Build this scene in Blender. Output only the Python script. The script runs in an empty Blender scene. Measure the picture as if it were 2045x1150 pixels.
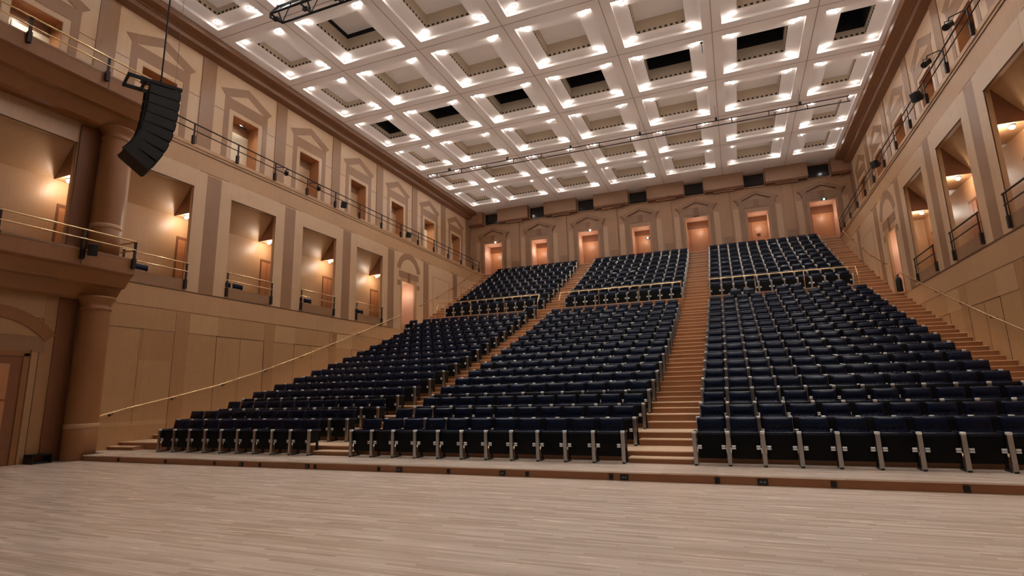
import bpy, bmesh, math, random
from mathutils import Matrix, Vector
import numpy as np
random.seed(7)
C = bpy.context.scene.collection
SC = bpy.context.scene

# ---------------------------------------------------------------- camera, world, exposure
cam_d = bpy.data.cameras.new('camera'); cam = bpy.data.objects.new('camera', cam_d); C.objects.link(cam)
F, YAW, PIT, ROL, PX, PY = 1123.819, -0.38956, 0.20284, 0.02229, 996.519, 555.25
fw = Vector((math.sin(YAW)*math.cos(PIT), math.cos(YAW)*math.cos(PIT), math.sin(PIT)))
rt = Vector((math.cos(YAW), -math.sin(YAW), 0.0)); dn = fw.cross(rt)
r2 = rt*math.cos(ROL)+dn*math.sin(ROL); d2 = -rt*math.sin(ROL)+dn*math.cos(ROL)
mw = Matrix.Identity(4)
for i in range(3):
    mw[i][0] = r2[i]; mw[i][1] = -d2[i]; mw[i][2] = -fw[i]
mw[0][3], mw[1][3], mw[2][3] = 0, 0, 1.6
cam.matrix_world = mw
cam_d.sensor_width = 36.0; cam_d.sensor_fit = 'HORIZONTAL'; cam_d.lens = 36.0*F/2045
cam_d.shift_x = (1022.5-PX)/2045; cam_d.shift_y = (PY-575)/2045
cam_d.clip_end = 200
SC.camera = cam
w = bpy.data.worlds.new('world'); SC.world = w; w.use_nodes = True
w.node_tree.nodes['Background'].inputs[0].default_value = (0.94, 0.96, 1.0, 1)
w.node_tree.nodes['Background'].inputs[1].default_value = 0.05
SC.view_settings.view_transform = 'Standard'; SC.view_settings.look = 'None'
SC.view_settings.gamma = 1.0; SC.view_settings.use_curve_mapping = False
SC.view_settings.exposure = 0.42
LAMP_W = 47.0        # each ceiling downlight pair
FILL = 0.27  # share of lamp power given to the added ceiling fill
GALLERY_W = 17.0
VEST_W = 15.0

# ---------------------------------------------------------------- materials
def rgb(r, g, b):
    f = lambda c: (c/255/12.92) if c/255 <= 0.04045 else ((c/255+0.055)/1.055)**2.4
    return (f(r), f(g), f(b), 1)
MATS = {}
def mat(name, col, rough=0.5, metal=0.0, emit=None, estr=0.0, spec=0.5):
    m = bpy.data.materials.new(name); m.use_nodes = True
    b = m.node_tree.nodes['Principled BSDF']
    b.inputs['Base Color'].default_value = col; b.inputs['Roughness'].default_value = rough
    b.inputs['Metallic'].default_value = metal; b.inputs['Specular IOR Level'].default_value = spec
    if emit:
        b.inputs['Emission Color'].default_value = emit; b.inputs['Emission Strength'].default_value = estr
        m.cycles.emission_sampling = 'NONE'
    MATS[name] = m
    return m
def add_grain(m, col, scale=(6, 6, 0.35), amt=0.16, panel=None, rough=None):
    """veneer: fine stretched noise and slight tone changes from sheet to sheet"""
    nt = m.node_tree; N = nt.nodes; L = nt.links; b = N['Principled BSDF']
    tc = N.new('ShaderNodeTexCoord'); mp = N.new('ShaderNodeMapping'); mp.inputs['Scale'].default_value = scale
    L.new(tc.outputs['Object'], mp.inputs['Vector'])
    n1 = N.new('ShaderNodeTexNoise'); n1.inputs['Scale'].default_value = 3.0; n1.inputs['Detail'].default_value = 5
    L.new(mp.outputs['Vector'], n1.inputs['Vector'])
    mp2 = N.new('ShaderNodeMapping'); mp2.inputs['Scale'].default_value = panel or (0.9, 0.9, 0.9)
    L.new(tc.outputs['Object'], mp2.inputs['Vector'])
    v = N.new('ShaderNodeTexVoronoi'); v.distance = 'CHEBYCHEV'; v.inputs['Scale'].default_value = 1.0
    L.new(mp2.outputs['Vector'], v.inputs['Vector'])
    sep = N.new('ShaderNodeSeparateColor'); L.new(v.outputs['Color'], sep.inputs[0])
    a = N.new('ShaderNodeMath'); a.operation = 'MULTIPLY_ADD'; a.inputs[1].default_value = amt*1.6; a.inputs[2].default_value = 1-amt*0.8
    L.new(n1.outputs['Fac'], a.inputs[0])
    c = N.new('ShaderNodeMath'); c.operation = 'MULTIPLY_ADD'; c.inputs[1].default_value = amt*0.5; c.inputs[2].default_value = 1-amt*0.25
    L.new(sep.outputs[0], c.inputs[0])
    mul = N.new('ShaderNodeMath'); mul.operation = 'MULTIPLY'; L.new(a.outputs[0], mul.inputs[0]); L.new(c.outputs[0], mul.inputs[1])
    vm = N.new('ShaderNodeVectorMath'); vm.operation = 'SCALE'; vm.inputs[0].default_value = col[:3]
    L.new(mul.outputs[0], vm.inputs['Scale']); L.new(vm.outputs[0], b.inputs['Base Color'])
    return m
def veneer(name, col, rough=0.42, amt=0.16, scale=(6, 6, 0.35), panel=None):
    return add_grain(mat(name, col, rough), col, scale, amt, panel)
veneer('wood_mid', rgb(186, 146, 106), 0.42, 0.13); veneer('wood_low', rgb(178, 138, 96), 0.42, 0.12); veneer('wood_low_dark', rgb(168, 126, 86), 0.42, 0.12); veneer('wood_low_pale', rgb(190, 152, 110), 0.42, 0.1)
veneer('wood_nose', rgb(236, 204, 170), 0.36, 0.1, (0.5, 6, 6))
veneer('wood_pale', rgb(202, 168, 134), 0.32, 0.10)
veneer('wood_dark', rgb(150, 113, 83), 0.36, 0.13)
veneer('wood_deep', rgb(128, 82, 52), 0.42, 0.14)
veneer('wood_cornice', rgb(120, 80, 50), 0.4, 0.12, (0.4, 0.4, 6))
veneer('wood_door', rgb(186, 128, 84), 0.4, 0.14)
veneer('wood_shaded', rgb(146, 98, 56), 0.42, 0.13); veneer('wood_back', rgb(162, 122, 88), 0.42, 0.13); veneer('wood_back_pale', rgb(182, 146, 114), 0.4, 0.1); veneer('wood_back_dark', rgb(142, 104, 74), 0.42, 0.13); veneer('wood_cream', rgb(236, 222, 196), 0.5, 0.04)  # first veneer: shade of the left stage corner put into the wood colour
veneer('wood_pink', rgb(226, 180, 154), 0.5, 0.04)
veneer('wood_step', rgb(158, 106, 66), 0.38, 0.16, (0.5, 6, 6), (0.6, 1.2, 1.2))
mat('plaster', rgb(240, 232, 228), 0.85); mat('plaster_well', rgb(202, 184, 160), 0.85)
mat('black_void', rgb(10, 10, 12), 0.9)
mat('seam', rgb(92, 62, 42), 0.8); mat('ceiling_seam', rgb(140, 122, 110), 0.9)
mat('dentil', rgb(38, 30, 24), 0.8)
leather = mat('leather', (0.004, 0.0085, 0.027, 1), 0.25, spec=0.22)
leather.node_tree.nodes['Principled BSDF'].inputs['Coat Weight'].default_value = 0.14; leather.node_tree.nodes['Principled BSDF'].inputs['Coat Roughness'].default_value = 0.12
mat('panel_black', (0.0025, 0.0025, 0.003, 1), 0.6, spec=0.15)
mat('silver', rgb(240, 242, 244), 0.22, 0.25)
mat('post_metal', rgb(176, 172, 168), 0.32, 0.95)
mat('brass', rgb(238, 210, 162), 0.2, 1.0)
mat('bronze', rgb(56, 44, 40), 0.45, 0.7)
mat('black_metal', rgb(20, 20, 22), 0.5, 0.3)
mat('speaker_black', rgb(16, 17, 20), 0.6)
mat('grey_metal', rgb(110, 110, 112), 0.4, 0.6)
mat('bulb', (1, 1, 1, 1), 0.4, emit=(1.0, 0.95, 0.88, 1), estr=30)
mat('warm_bulb', (1, 1, 1, 1), 0.4, emit=(1.0, 0.95, 0.88, 1), estr=30)
mat('sign_green', (0.2, 0.6, 0.5, 1), 0.4, emit=(0.25, 0.95, 0.8, 1), estr=6)
mat('white_top', rgb(230, 230, 228), 0.35)
mat('glass_dark', (0.006, 0.006, 0.007, 1), 0.12, spec=0.5)
mat('sheet_yellow', rgb(150, 136, 92), 0.6)
mat('red_paint', rgb(120, 20, 18), 0.35)
def floor_mat():
    m = mat('floor_strip', rgb(205, 168, 132), 0.36)
    nt = m.node_tree; N = nt.nodes; L = nt.links; b = N['Principled BSDF']
    tc = N.new('ShaderNodeTexCoord')
    br = N.new('ShaderNodeTexBrick'); br.inputs['Scale'].default_value = 1.0
    br.inputs['Brick Width'].default_value = 0.95; br.inputs['Row Height'].default_value = 0.062
    br.inputs['Mortar Size'].default_value = 0.0014; br.inputs['Bias'].default_value = -0.1
    br.offset = 0.37; br.offset_frequency = 2
    br.inputs['Color1'].default_value = rgb(240, 224, 208); br.inputs['Color2'].default_value = rgb(208, 187, 165)
    br.inputs['Mortar'].default_value = rgb(176, 146, 118)
    sx = N.new('ShaderNodeSeparateXYZ'); L.new(tc.outputs['Object'], sx.inputs[0])
    dv = N.new('ShaderNodeMath'); dv.operation = 'DIVIDE'; dv.inputs[1].default_value = 0.062; L.new(sx.outputs[1], dv.inputs[0])
    fl = N.new('ShaderNodeMath'); fl.operation = 'FLOOR'; L.new(dv.outputs[0], fl.inputs[0])
    wn = N.new('ShaderNodeTexWhiteNoise'); wn.noise_dimensions = '1D'; L.new(fl.outputs[0], wn.inputs['W'])
    xa = N.new('ShaderNodeMath'); xa.operation = 'MULTIPLY_ADD'; xa.inputs[1].default_value = 3.7; L.new(wn.outputs['Value'], xa.inputs[0]); L.new(sx.outputs[0], xa.inputs[2])
    cx_ = N.new('ShaderNodeCombineXYZ'); L.new(xa.outputs[0], cx_.inputs[0]); L.new(sx.outputs[1], cx_.inputs[1])
    L.new(cx_.outputs[0], br.inputs['Vector'])
    mp = N.new('ShaderNodeMapping'); mp.inputs['Scale'].default_value = (0.7, 9, 1); L.new(tc.outputs['Object'], mp.inputs['Vector'])
    n = N.new('ShaderNodeTexNoise'); n.inputs['Scale'].default_value = 1.6; n.inputs['Detail'].default_value = 6
    L.new(mp.outputs['Vector'], n.inputs['Vector'])
    n2 = N.new('ShaderNodeTexNoise'); n2.inputs['Scale'].default_value = 0.35; n2.inputs['Detail'].default_value = 2
    L.new(tc.outputs['Object'], n2.inputs['Vector'])
    a = N.new('ShaderNodeMath'); a.operation = 'MULTIPLY_ADD'; a.inputs[1].default_value = 0.56; a.inputs[2].default_value = 0.63
    L.new(n.outputs['Fac'], a.inputs[0])
    a2 = N.new('ShaderNodeMath'); a2.operation = 'MULTIPLY_ADD'; a2.inputs[1].default_value = 0.18; a2.inputs[2].default_value = 0.0
    L.new(n2.outputs['Fac'], a2.inputs[0])
    ad = N.new('ShaderNodeMath'); ad.operation = 'ADD'; L.new(a.outputs[0], ad.inputs[0]); L.new(a2.outputs[0], ad.inputs[1])
    vm = N.new('ShaderNodeVectorMath'); vm.operation = 'SCALE'; L.new(br.outputs['Color'], vm.inputs[0]); L.new(ad.outputs[0], vm.inputs['Scale'])
    L.new(vm.outputs[0], b.inputs['Base Color'])
    r = N.new('ShaderNodeMath'); r.operation = 'MULTIPLY_ADD'; r.inputs[1].default_value = 0.05; r.inputs[2].default_value = 0.24
    L.new(n.outputs['Fac'], r.inputs[0]); L.new(r.outputs[0], b.inputs['Roughness'])
floor_mat()

# ---------------------------------------------------------------- mesh builder
MIR = -11.16          # left/right mirror: x -> MIR - x
class MB:
    def __init__(s, mirror=False): s.v = []; s.f = []; s.m = []; s.mats = []; s.mirror = mirror; s.sm = []
    def mi(s, name):
        if name not in s.mats: s.mats.append(name)
        return s.mats.index(name)
    def poly(s, pts, m='wood_mid', smooth=False):
        i = len(s.v); s.v += [tuple(p) for p in pts]; s.f.append(list(range(i, i+len(pts)))); s.m.append(s.mi(m)); s.sm.append(smooth)
    def mesh(s, verts, faces, m, smooth=False):
        i = len(s.v); s.v += [tuple(p) for p in verts]; k = s.mi(m)
        for f in faces: s.f.append([a+i for a in f]); s.m.append(k); s.sm.append(smooth)
    def box(s, x0, x1, y0, y1, z0, z1, m='wood_mid'):
        if x0 > x1: x0, x1 = x1, x0
        if y0 > y1: y0, y1 = y1, y0
        if z0 > z1: z0, z1 = z1, z0
        v = [(x0,y0,z0),(x1,y0,z0),(x1,y1,z0),(x0,y1,z0),(x0,y0,z1),(x1,y0,z1),(x1,y1,z1),(x0,y1,z1)]
        s.mesh(v, [[0,3,2,1],[4,5,6,7],[0,1,5,4],[1,2,6,5],[2,3,7,6],[3,0,4,7]], m)
    def rbox(s, c, size, m, bev=0.01, rot=None, seg=2):
        bm = bmesh.new(); bmesh.ops.create_cube(bm, size=1.0)
        for v in bm.verts: v.co = Vector((v.co.x*size[0], v.co.y*size[1], v.co.z*size[2]))
        bmesh.ops.bevel(bm, geom=list(bm.edges), offset=bev, segments=seg, profile=0.5, affect='EDGES')
        if rot is not None:
            for v in bm.verts: v.co = rot @ v.co
        bm.verts.index_update()
        s.mesh([(v.co.x+c[0], v.co.y+c[1], v.co.z+c[2]) for v in bm.verts], [[v.index for v in f.verts] for f in bm.faces], m, True)
        bm.free()
    def tube(s, a, b, r, m, n=10, r2=None, cap=True):
        a = Vector(a); b = Vector(b); d = (b-a).normalized(); r2 = r if r2 is None else r2
        u = d.cross(Vector((0,0,1)) if abs(d.z) < 0.9 else Vector((1,0,0))).normalized(); w_ = d.cross(u)
        vs = []
        for p, rr in ((a, r), (b, r2)):
            for k in range(n):
                t = 2*math.pi*k/n; vs.append(p+(u*math.cos(t)+w_*math.sin(t))*rr)
        fs = [[k, (k+1) % n, n+(k+1) % n, n+k] for k in range(n)]
        s.mesh(vs, fs, m, True)
        if cap: s.mesh(vs, [list(range(n))[::-1], list(range(n, 2*n))], m)
    def path(s, pts, r, m, n=8):
        for a, b in zip(pts[:-1], pts[1:]): s.tube(a, b, r, m, n)
        for p in pts[1:-1]: s.ball(p, r, m, 8, 5)
    def ball(s, c, r, m, nu=12, nv=8, sz=1.0):
        vs = [(c[0], c[1], c[2]+r*sz)]
        for j in range(1, nv):
            t = math.pi*j/nv
            for i in range(nu):
                q = 2*math.pi*i/nu; vs.append((c[0]+r*math.sin(t)*math.cos(q), c[1]+r*math.sin(t)*math.sin(q), c[2]+r*sz*math.cos(t)))
        vs.append((c[0], c[1], c[2]-r*sz)); fs = []
        for i in range(nu): fs.append([0, 1+i, 1+(i+1) % nu])
        for j in range(nv-2):
            for i in range(nu): fs.append([1+j*nu+i, 1+(j+1)*nu+i, 1+(j+1)*nu+(i+1) % nu, 1+j*nu+(i+1) % nu])
        L_ = len(vs)-1; b = 1+(nv-2)*nu
        for i in range(nu): fs.append([L_, b+(i+1) % nu, b+i])
        s.mesh(vs, fs, m, True)
    def lathe(s, prof, c, m, n=24):
        vs = []; k = len(prof)
        for i in range(n):
            t = 2*math.pi*i/n
            for r, z in prof: vs.append((c[0]+r*math.cos(t), c[1]+r*math.sin(t), c[2]+z))
        s.mesh(vs, [[i*k+j, ((i+1) % n)*k+j, ((i+1) % n)*k+j+1, i*k+j+1] for i in range(n) for j in range(k-1)], m, True)
    def prism_x(s, yz, x0, x1, m):           # polygon in (y,z), extruded along x
        n = len(yz); v = [(x0, y, z) for y, z in yz]+[(x1, y, z) for y, z in yz]
        s.mesh(v, [list(range(n)), list(range(n, 2*n))[::-1]]+[[i, n+i, n+(i+1) % n, (i+1) % n] for i in range(n)], m)
    def prism_y(s, xz, y0, y1, m):
        n = len(xz); v = [(x, y0, z) for x, z in xz]+[(x, y1, z) for x, z in xz]
        s.mesh(v, [list(range(n)), list(range(n, 2*n))[::-1]]+[[i, n+i, n+(i+1) % n, (i+1) % n] for i in range(n)], m)
    def data(s, name):
        v = s.v; f = s.f
        if s.mirror:
            v = [(MIR-p[0], p[1], p[2]) for p in v]; f = [q[::-1] for q in f]
        me = bpy.data.meshes.new(name); me.from_pydata([tuple(p) for p in v], [], f)
        for n in s.mats: me.materials.append(MATS[n])
        me.polygons.foreach_set('material_index', s.m); me.polygons.foreach_set('use_smooth', s.sm); me.update()
        return me
    def build(s, name, parent=None, loc=None):
        o = bpy.data.objects.new(name, s.data(name)); C.objects.link(o)
        if parent: o.parent = parent
        if loc: o.location = loc
        return o
def tag(o, label=None, cat=None, group=None, kind=None):
    if label: o['label'] = label
    if cat: o['category'] = cat
    if group: o['group'] = group
    if kind: o['kind'] = kind
    return o
def thing(name, label, cat, loc=(0,0,0), rz=0.0, group=None):
    o = bpy.data.objects.new(name, None); C.objects.link(o); o.location = loc; o.rotation_euler = (0,0,rz); o.empty_display_size = 0.2
    return tag(o, label, cat, group)
def copy_tree(o, parent=None):
    c = o.copy(); C.objects.link(c)
    if parent: c.parent = parent
    for ch in KIDS.get(o, []): copy_tree(ch, c)
    return c
KIDS = {}
def kid(p, o): KIDS.setdefault(p, []).append(o); return o
def lamp(name, loc, watts, col=(1, 0.93, 0.84), rad=0.06, parent=None, spot=None):
    l = bpy.data.lights.new(name, 'SPOT' if spot else 'POINT'); l.energy = watts; l.color = col; l.shadow_soft_size = rad
    if spot: l.spot_size = math.radians(spot); l.spot_blend = 0.9
    o = bpy.data.objects.new(name, l); C.objects.link(o)
    if parent: o.parent = parent
    o.location = loc
    return o
ORD = ['zeroth','first','second','third','fourth','fifth','sixth','seventh','eighth','ninth','tenth','eleventh','twelfth','thirteenth','fourteenth','fifteenth','sixteenth','seventeenth']

# ---------------------------------------------------------------- measured layout
XW = -18.3; XG = -19.24; XU = -19.4; YB = 41.25; ZC = 16.35; ZL = 11.25
YS = -9.0
CAPY = [11.95, 13.49, 14.99]+[16.10+1.0550*i for i in range(13)]
CAPZ = [.80, 1.01, 1.29, 1.63, 1.914, 2.197, 2.517, 2.845, 3.176, 3.525, 3.882, 4.248, 4.618, 5.011, 5.402, 5.807]
UPY = [32.124+1.073*i for i in range(9)]
UPZ = [7.096, 7.606, 8.106, 8.608, 9.115, 9.617, 10.145, 10.682, 11.22]
HC = 0.64
SW = 0.6115
BLK = {'left': -17.03, 'middle': -8.99, 'right': -0.872}
NOSE = [10.83, 12.5, 14.02]+[y-.57 for y in CAPY[3:]]+[29.27]
LEV = [.16]+[z-HC for z in CAPZ[1:]]+[5.57]
NOSEU = [y-.45 for y in UPY]+[41.1]; LEVU = [z-HC for z in UPZ]+[11.14]

# ---------------------------------------------------------------- floor and tiers
b = MB(); b.box(XG, MIR-XG, YS, 10.9, -0.3, 0, 'floor_strip'); tag(b.build('floor'), 'pale maple strip stage floor in the foreground', 'floor', kind='structure')
b = MB()
XA, XB = XW+.0, MIR-XW
b.box(-17.3, XB, 10.83, 12.6, -.3, .135, 'wood_step'); b.box(-17.3, XB, 10.81, 12.6, .135, .16, 'floor_strip')
b.box(XA, -17.3, 11.45, 12.6, -.3, .16, 'floor_strip')
allN = list(zip(NOSE[1:], LEV[1:]))+[(31.6, LEVU[0])]+list(zip(NOSEU[1:], LEVU[1:]))
for i, (y, z) in enumerate(allN):
    y1 = allN[i+1][0]+.15 if i+1 < len(allN) else YB
    z0 = -.3 if z < 3 else z-1.6
    b.box(XA, XB, y, y1, z0, z-.02, 'wood_step')
    b.box(XA, XB, y-.02, y1, z-.02, z, 'wood_nose')
tag(b.build('tiered_floor'), 'stepped light wood tiers carrying the rows of seats', 'floor', kind='structure')
# aisle half steps
AIS = {'aisle_left': (XA, -17.1), 'aisle_left_inner': (-10.25, -9.05), 'aisle_right_inner': (-2.2, -0.93), 'aisle_right': (5.92, XB)}
prevs = [(10.83, .16)]+allN
for nm, (x0, x1) in AIS.items():
    b = MB()
    for (py, pz), (y, z) in zip(prevs[:-1], allN):
        if abs(y-31.6) < .01:
            for k, yy in enumerate((30.85, 31.1, 31.35)):
                zz = pz+(z-pz)*(k+1)/4; b.box(x0, x1, yy, y+.1, pz-.2, zz, 'wood_step'); b.box(x0, x1, yy-.02, yy+.3, zz-.018, zz+.002, 'wood_nose')
        else:
            zz = (pz+z)/2; h = .38
            b.box(x0, x1, y-h, y+.1, pz-.2, zz, 'wood_step'); b.box(x0, x1, y-h-.02, y+.05, zz-.018, zz+.002, 'wood_nose')
    tag(b.build(nm), kind='structure')

# ---------------------------------------------------------------- side walls (built on the left, mirrored to the right)
UPC = [0.73+4.19*k for k in range(10)]               # upper doorway centres 0.73 .. 38.44
WINC = [0.56+4.175*k for k in range(7)]              # window bay centres, last 25.61
DOORC = 29.72
def ring_wall(b, x0, x1, ya, yb, za, zb, holes, m, back=True):
    ys = sorted({ya, yb, *[h[0] for h in holes], *[h[1] for h in holes]}); zs = sorted({za, zb, *[h[2] for h in holes], *[h[3] for h in holes]})
    inh = lambda y, z: any(h[0] < y < h[1] and h[2] < z < h[3] for h in holes)
    for y0, y1 in zip(ys[:-1], ys[1:]):
        for z0, z1 in zip(zs[:-1], zs[1:]):
            if inh((y0+y1)/2, (z0+z1)/2): continue
            b.poly([(x0,y0,z0),(x0,y1,z0),(x0,y1,z1),(x0,y0,z1)], m)
            if back: b.poly([(x1,y0,z0),(x1,y0,z1),(x1,y1,z1),(x1,y1,z0)], m)
    for h in holes:
        y0, y1, z0, z1 = h
        b.poly([(x0,y0,z0),(x1,y0,z0),(x1,y0,z1),(x0,y0,z1)], m); b.poly([(x0,y1,z0),(x0,y1,z1),(x1,y1,z1),(x1,y1,z0)], m)
        b.poly([(x0,y0,z1),(x1,y0,z1),(x1,y1,z1),(x0,y1,z1)], m); b.poly([(x0,y0,z0),(x0,y1,z0),(x1,y1,z0),(x1,y0,z0)], m)
def arch_band(b, x0, x1, c, zc, r0, r1, a0, a1, m, n=18, sy=1.0):
    for k in range(n):
        t0 = a0+(a1-a0)*k/n; t1 = a0+(a1-a0)*(k+1)/n
        P = [(c+sy*r0*math.cos(t0), zc+r0*math.sin(t0)), (c+sy*r1*math.cos(t0), zc+r1*math.sin(t0)), (c+sy*r1*math.cos(t1), zc+r1*math.sin(t1)), (c+sy*r0*math.cos(t1), zc+r0*math.sin(t1))]
        b.prism_x(P, x0, x1, m)
def side(right):
    nm = 'right' if right else 'left'
    mk = lambda: MB(right)
    # lower wall
    b = mk()
    holes = [(c-1.22, c+1.22, 5.95, 9.57) for c in WINC]+[(DOORC-.78, DOORC+.78, 5.57, 8.5)]
    ring_wall(b, XW, XW-.14, YS, YB, -.3, 11.2, holes, 'wood_mid')
    b.box(XU-.0, XW+.03, YS, YB, 11.12, ZL, 'wood_mid')                       # ledge slab of the upper walkway
    b.box(XW, XW+.02, YS, YB, 10.98, 11.0, 'seam')
    wl = tag(b.build('wall_'+nm), 'maple veneered %s side wall with window bays' % nm, 'wall', kind='structure')
    v = mk(); x0, x1 = XW-.02, XW+.012
    for c in WINC:                                                             # pale frames round the windows
        v.box(x0, x1, c-1.76, c-1.22, 5.55, 10.27, 'wood_pale'); v.box(x0, x1, c+1.22, c+1.76, 5.55, 10.27, 'wood_pale')
        v.box(x0, x1+.002, c-1.22, c+1.22, 9.57, 10.27, 'wood_pale')
        v.box(x0, x1+.004, c-1.22, c+1.22, 5.55, 5.95, 'wood_dark')
        v.box(x0, x1+.006, c-1.24, c+1.24, 9.56, 9.585, 'seam')
    for k in range(9):
        c = 0.56+4.175*(k+.5)
        v.box(x0, x1, c-.33, c+.33, 5.55, 10.27, 'wood_dark')
        v.box(x0, x1+.003, c-.33, c+.33, 10.20, 10.26, 'wood_mid')
        v.box(x0, x1, c-.66, c+.66, 10.27, 10.29, 'seam')
    v.box(x0, x1-.004, YS, 28, 5.50, 5.53, 'seam'); v.box(x0, x1-.004, YS, 28.9, 4.76, 4.775, 'seam')
    # bay with the arched doorway
    c = DOORC
    for y0, y1, z0, z1 in ((c-1.72, c-.95, 5.5, 10.25), (c+.95, c+1.76, 5.9, 10.25), (c-.95, c+.95, 8.75, 10.25)):
        v.box(x0, x1, y0, y1, z0, z1, 'wood_pale')
    v.box(x0, x1+.003, c-.95, c-.78, 5.5, 8.75, 'wood_mid'); v.box(x0, x1+.003, c+.78, c+.95, 5.6, 8.75, 'wood_mid'); v.box(x0, x1+.003, c-.78, c+.78, 8.5, 8.75, 'wood_mid')
    v.box(x0, x1+.006, c-1.15, c+1.15, 8.72, 9.12, 'wood_dark'); v.box(x0, x1+.009, c-.16, c+.16, 8.5, 9.12, 'wood_deep')
    arch_band(v, x0, x1+.006, c, 8.95, 1.02, 1.42, math.radians(14), math.radians(166), 'wood_dark', sy=1.0)
    v.box(x0, x1+.002, c-1.3, c-.78, 8.2, 8.5, 'wood_dark'); v.box(x0, x1+.002, c+.95, c+1.3, 8.2, 8.5, 'wood_dark')
    # blank panels up the stairs
    for c, zb in ((33.95, 6.4), (38.15, 8.4)):
        v.box(x0, x1, c-1.77, c+1.77, zb, 10.22, 'wood_pale')
        v.box(x0, x1+.004, c-1.2, c+1.2, zb, 9.5, 'wood_mid'); v.box(x0, x1+.007, c-1.08, c+1.08, zb, 9.42, 'wood_pale')
    # lower wall panelling
    for k in range(1, 7):
        y = .56+4.175*(k+.5)+.68+1.19
        zt = 4.0
        v.box(x0, x1-.006, y-1.2, y+1.2, 0, zt, 'wood_low' if k % 2 else 'wood_low_pale') if k > 6 else None
        v.box(x0, x1, y-1.2, y+1.2, zt, zt+.018, 'seam'); v.box(x0, x1, y-1.2, y-1.185, 0, zt, 'seam'); v.box(x0, x1, y+1.185, y+1.2, 0, zt, 'seam')
        v.box(x0, x1+.003, y-.05, y-.035, 0.9, zt, 'wood_low_dark'); v.box(x0, x1+.002, y+.02, y+1.18, 2.98, zt, 'wood_low_dark') if k == 2 else None
        v.box(x0, x1, y+1.2, y+1.75, 0, 4.72, 'wood_low_dark')
        v.box(x0, x1+.002, y+1.76, y+3.0, 4.02, 4.72, 'wood_low_pale')
    v.box(x0, x1-.004, 11.6, 14.2, .86, .99, 'wood_low_pale')
    v.box(x0, x1-.009, YS, 28.9, 0, 4.76, 'wood_low')
    v.build('veneer', wl)
    # stair handrail sits on its own, below
    # gallery behind the windows
    g = mk(); g0, g1 = XG, XW-.14
    g.poly([(g0, YS, 5.4), (g0, 28.4, 5.4), (g0, 28.4, 8.53), (g0, YS, 8.53)], 'wood_mid')
    g.poly([(g0, YS, 5.4), (g1, YS, 5.4), (g1, 28.4, 5.4), (g0, 28.4, 5.4)], 'wood_step')
    g.poly([(g0, 28.4, 5.4), (g1, 28.4, 5.4), (g1, 28.4, 8.6), (g0, 28.4, 8.6)], 'wood_mid')
    ends = [YS]
    for c in WINC: ends += [c-1.22, c+1.22]
    ends += [28.4]
    for k in range(0, len(ends), 2):
        g.poly([(g0, ends[k], 8.53), (g1, ends[k], 8.53), (g1, ends[k+1], 8.53), (g0, ends[k+1], 8.53)], 'wood_mid')
    for c in WINC:
        y0, y1 = c-1.22, c+1.22
        g.poly([(g0, y0, 8.53), (g1, y0, 9.6), (g1, y1, 9.6), (g0, y1, 8.53)], 'wood_mid')
        for y in (y0, y1): g.poly([(g0, y, 8.53), (g1, y, 8.53), (g1, y, 9.6)], 'wood_deep')  # scoop sides in darker wood, their shade put into the colour
        g.box(g0, g0+.03, c+1.4, c+2.15, 5.4, 7.78, 'wood_deep'); g.box(g0, g0+.045, c+1.46, c+2.09, 5.4, 7.66, 'wood_door'); g.box(g0, g0+.05, c+1.76, c+1.78, 5.4, 7.66, 'wood_deep')
    tag(g.build('corridor_%s' % nm), 'corridor behind the window bays of the %s wall' % nm, 'wall', kind='structure')
    # upper wall with niches
    u = mk()
    nh = [(c-.72, c+.72, ZL, 13.95) for c in UPC]
    ring_wall(u, XU, XU-.62, YS, YB, ZL-.1, ZC+.3, nh, 'wood_pale', back=False)
    for c in UPC:
        u.poly([(XU-.62, c-.72, ZL), (XU-.62, c+.72, ZL), (XU-.62, c+.72, 13.95), (XU-.62, c-.72, 13.95)], 'wood_dark')
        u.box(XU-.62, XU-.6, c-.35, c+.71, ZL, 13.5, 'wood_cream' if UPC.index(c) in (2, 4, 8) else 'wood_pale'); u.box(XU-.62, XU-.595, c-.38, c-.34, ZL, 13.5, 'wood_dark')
        u.box(XU-.01, XU-.61, c+.705, c+.725, ZL, 13.95, 'wood_door'); u.box(XU-.01, XU-.61, c-.725, c-.705, ZL, 13.95, 'wood_dark'); u.box(XU-.01, XU-.61, c-.72, c+.72, 13.93, 13.96, 'wood_door')
    for i in (2, 4, 8):
        if not right: lamp('niche_light', (XU-.14, UPC[i]-.1, 13.8), 30, (1, .94, .84), .05, None, 165)
    wu = tag(u.build('wall_%s_upper' % nm), 'upper %s wall with pedimented doorways behind the railing' % nm, 'wall', kind='structure')
    v = mk(); x0, x1 = XU-.02, XU+.012
    for c in UPC:
        v.prism_x([(c-1.47,14.9),(c,15.5),(c,15.12),(c-1.04,14.66),(c-1.22,14.66)], x0, x1, 'wood_dark')
        v.prism_x([(c+1.47,14.9),(c,15.5),(c,15.12),(c+1.04,14.66),(c+1.22,14.66)][::-1], x0, x1, 'wood_dark')
        v.box(x0, x1, c-1.22, c+1.22, 14.15, 14.66, 'wood_dark')
        v.box(x0, x1, c-1.22, c-.95, ZL, 14.15, 'wood_dark'); v.box(x0, x1, c+.95, c+1.22, ZL, 14.15, 'wood_dark')
    for k in range(11):
        c = .73+4.19*(k-.5)
        v.box(x0, x1+.02, c-.34, c+.34, ZL, 15.95, 'wood_dark')
        for s_ in (-1, 1): v.box(x0, x1-.005, c+s_*.34, c+s_*.86, 13.9, 13.915, 'seam')
    v.box(x0, x1+.02, YB-.45, YB, ZL, 15.95, 'wood_dark')
    v.build('veneer', wu)
    k = mk()                                                                    # cornice
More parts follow.
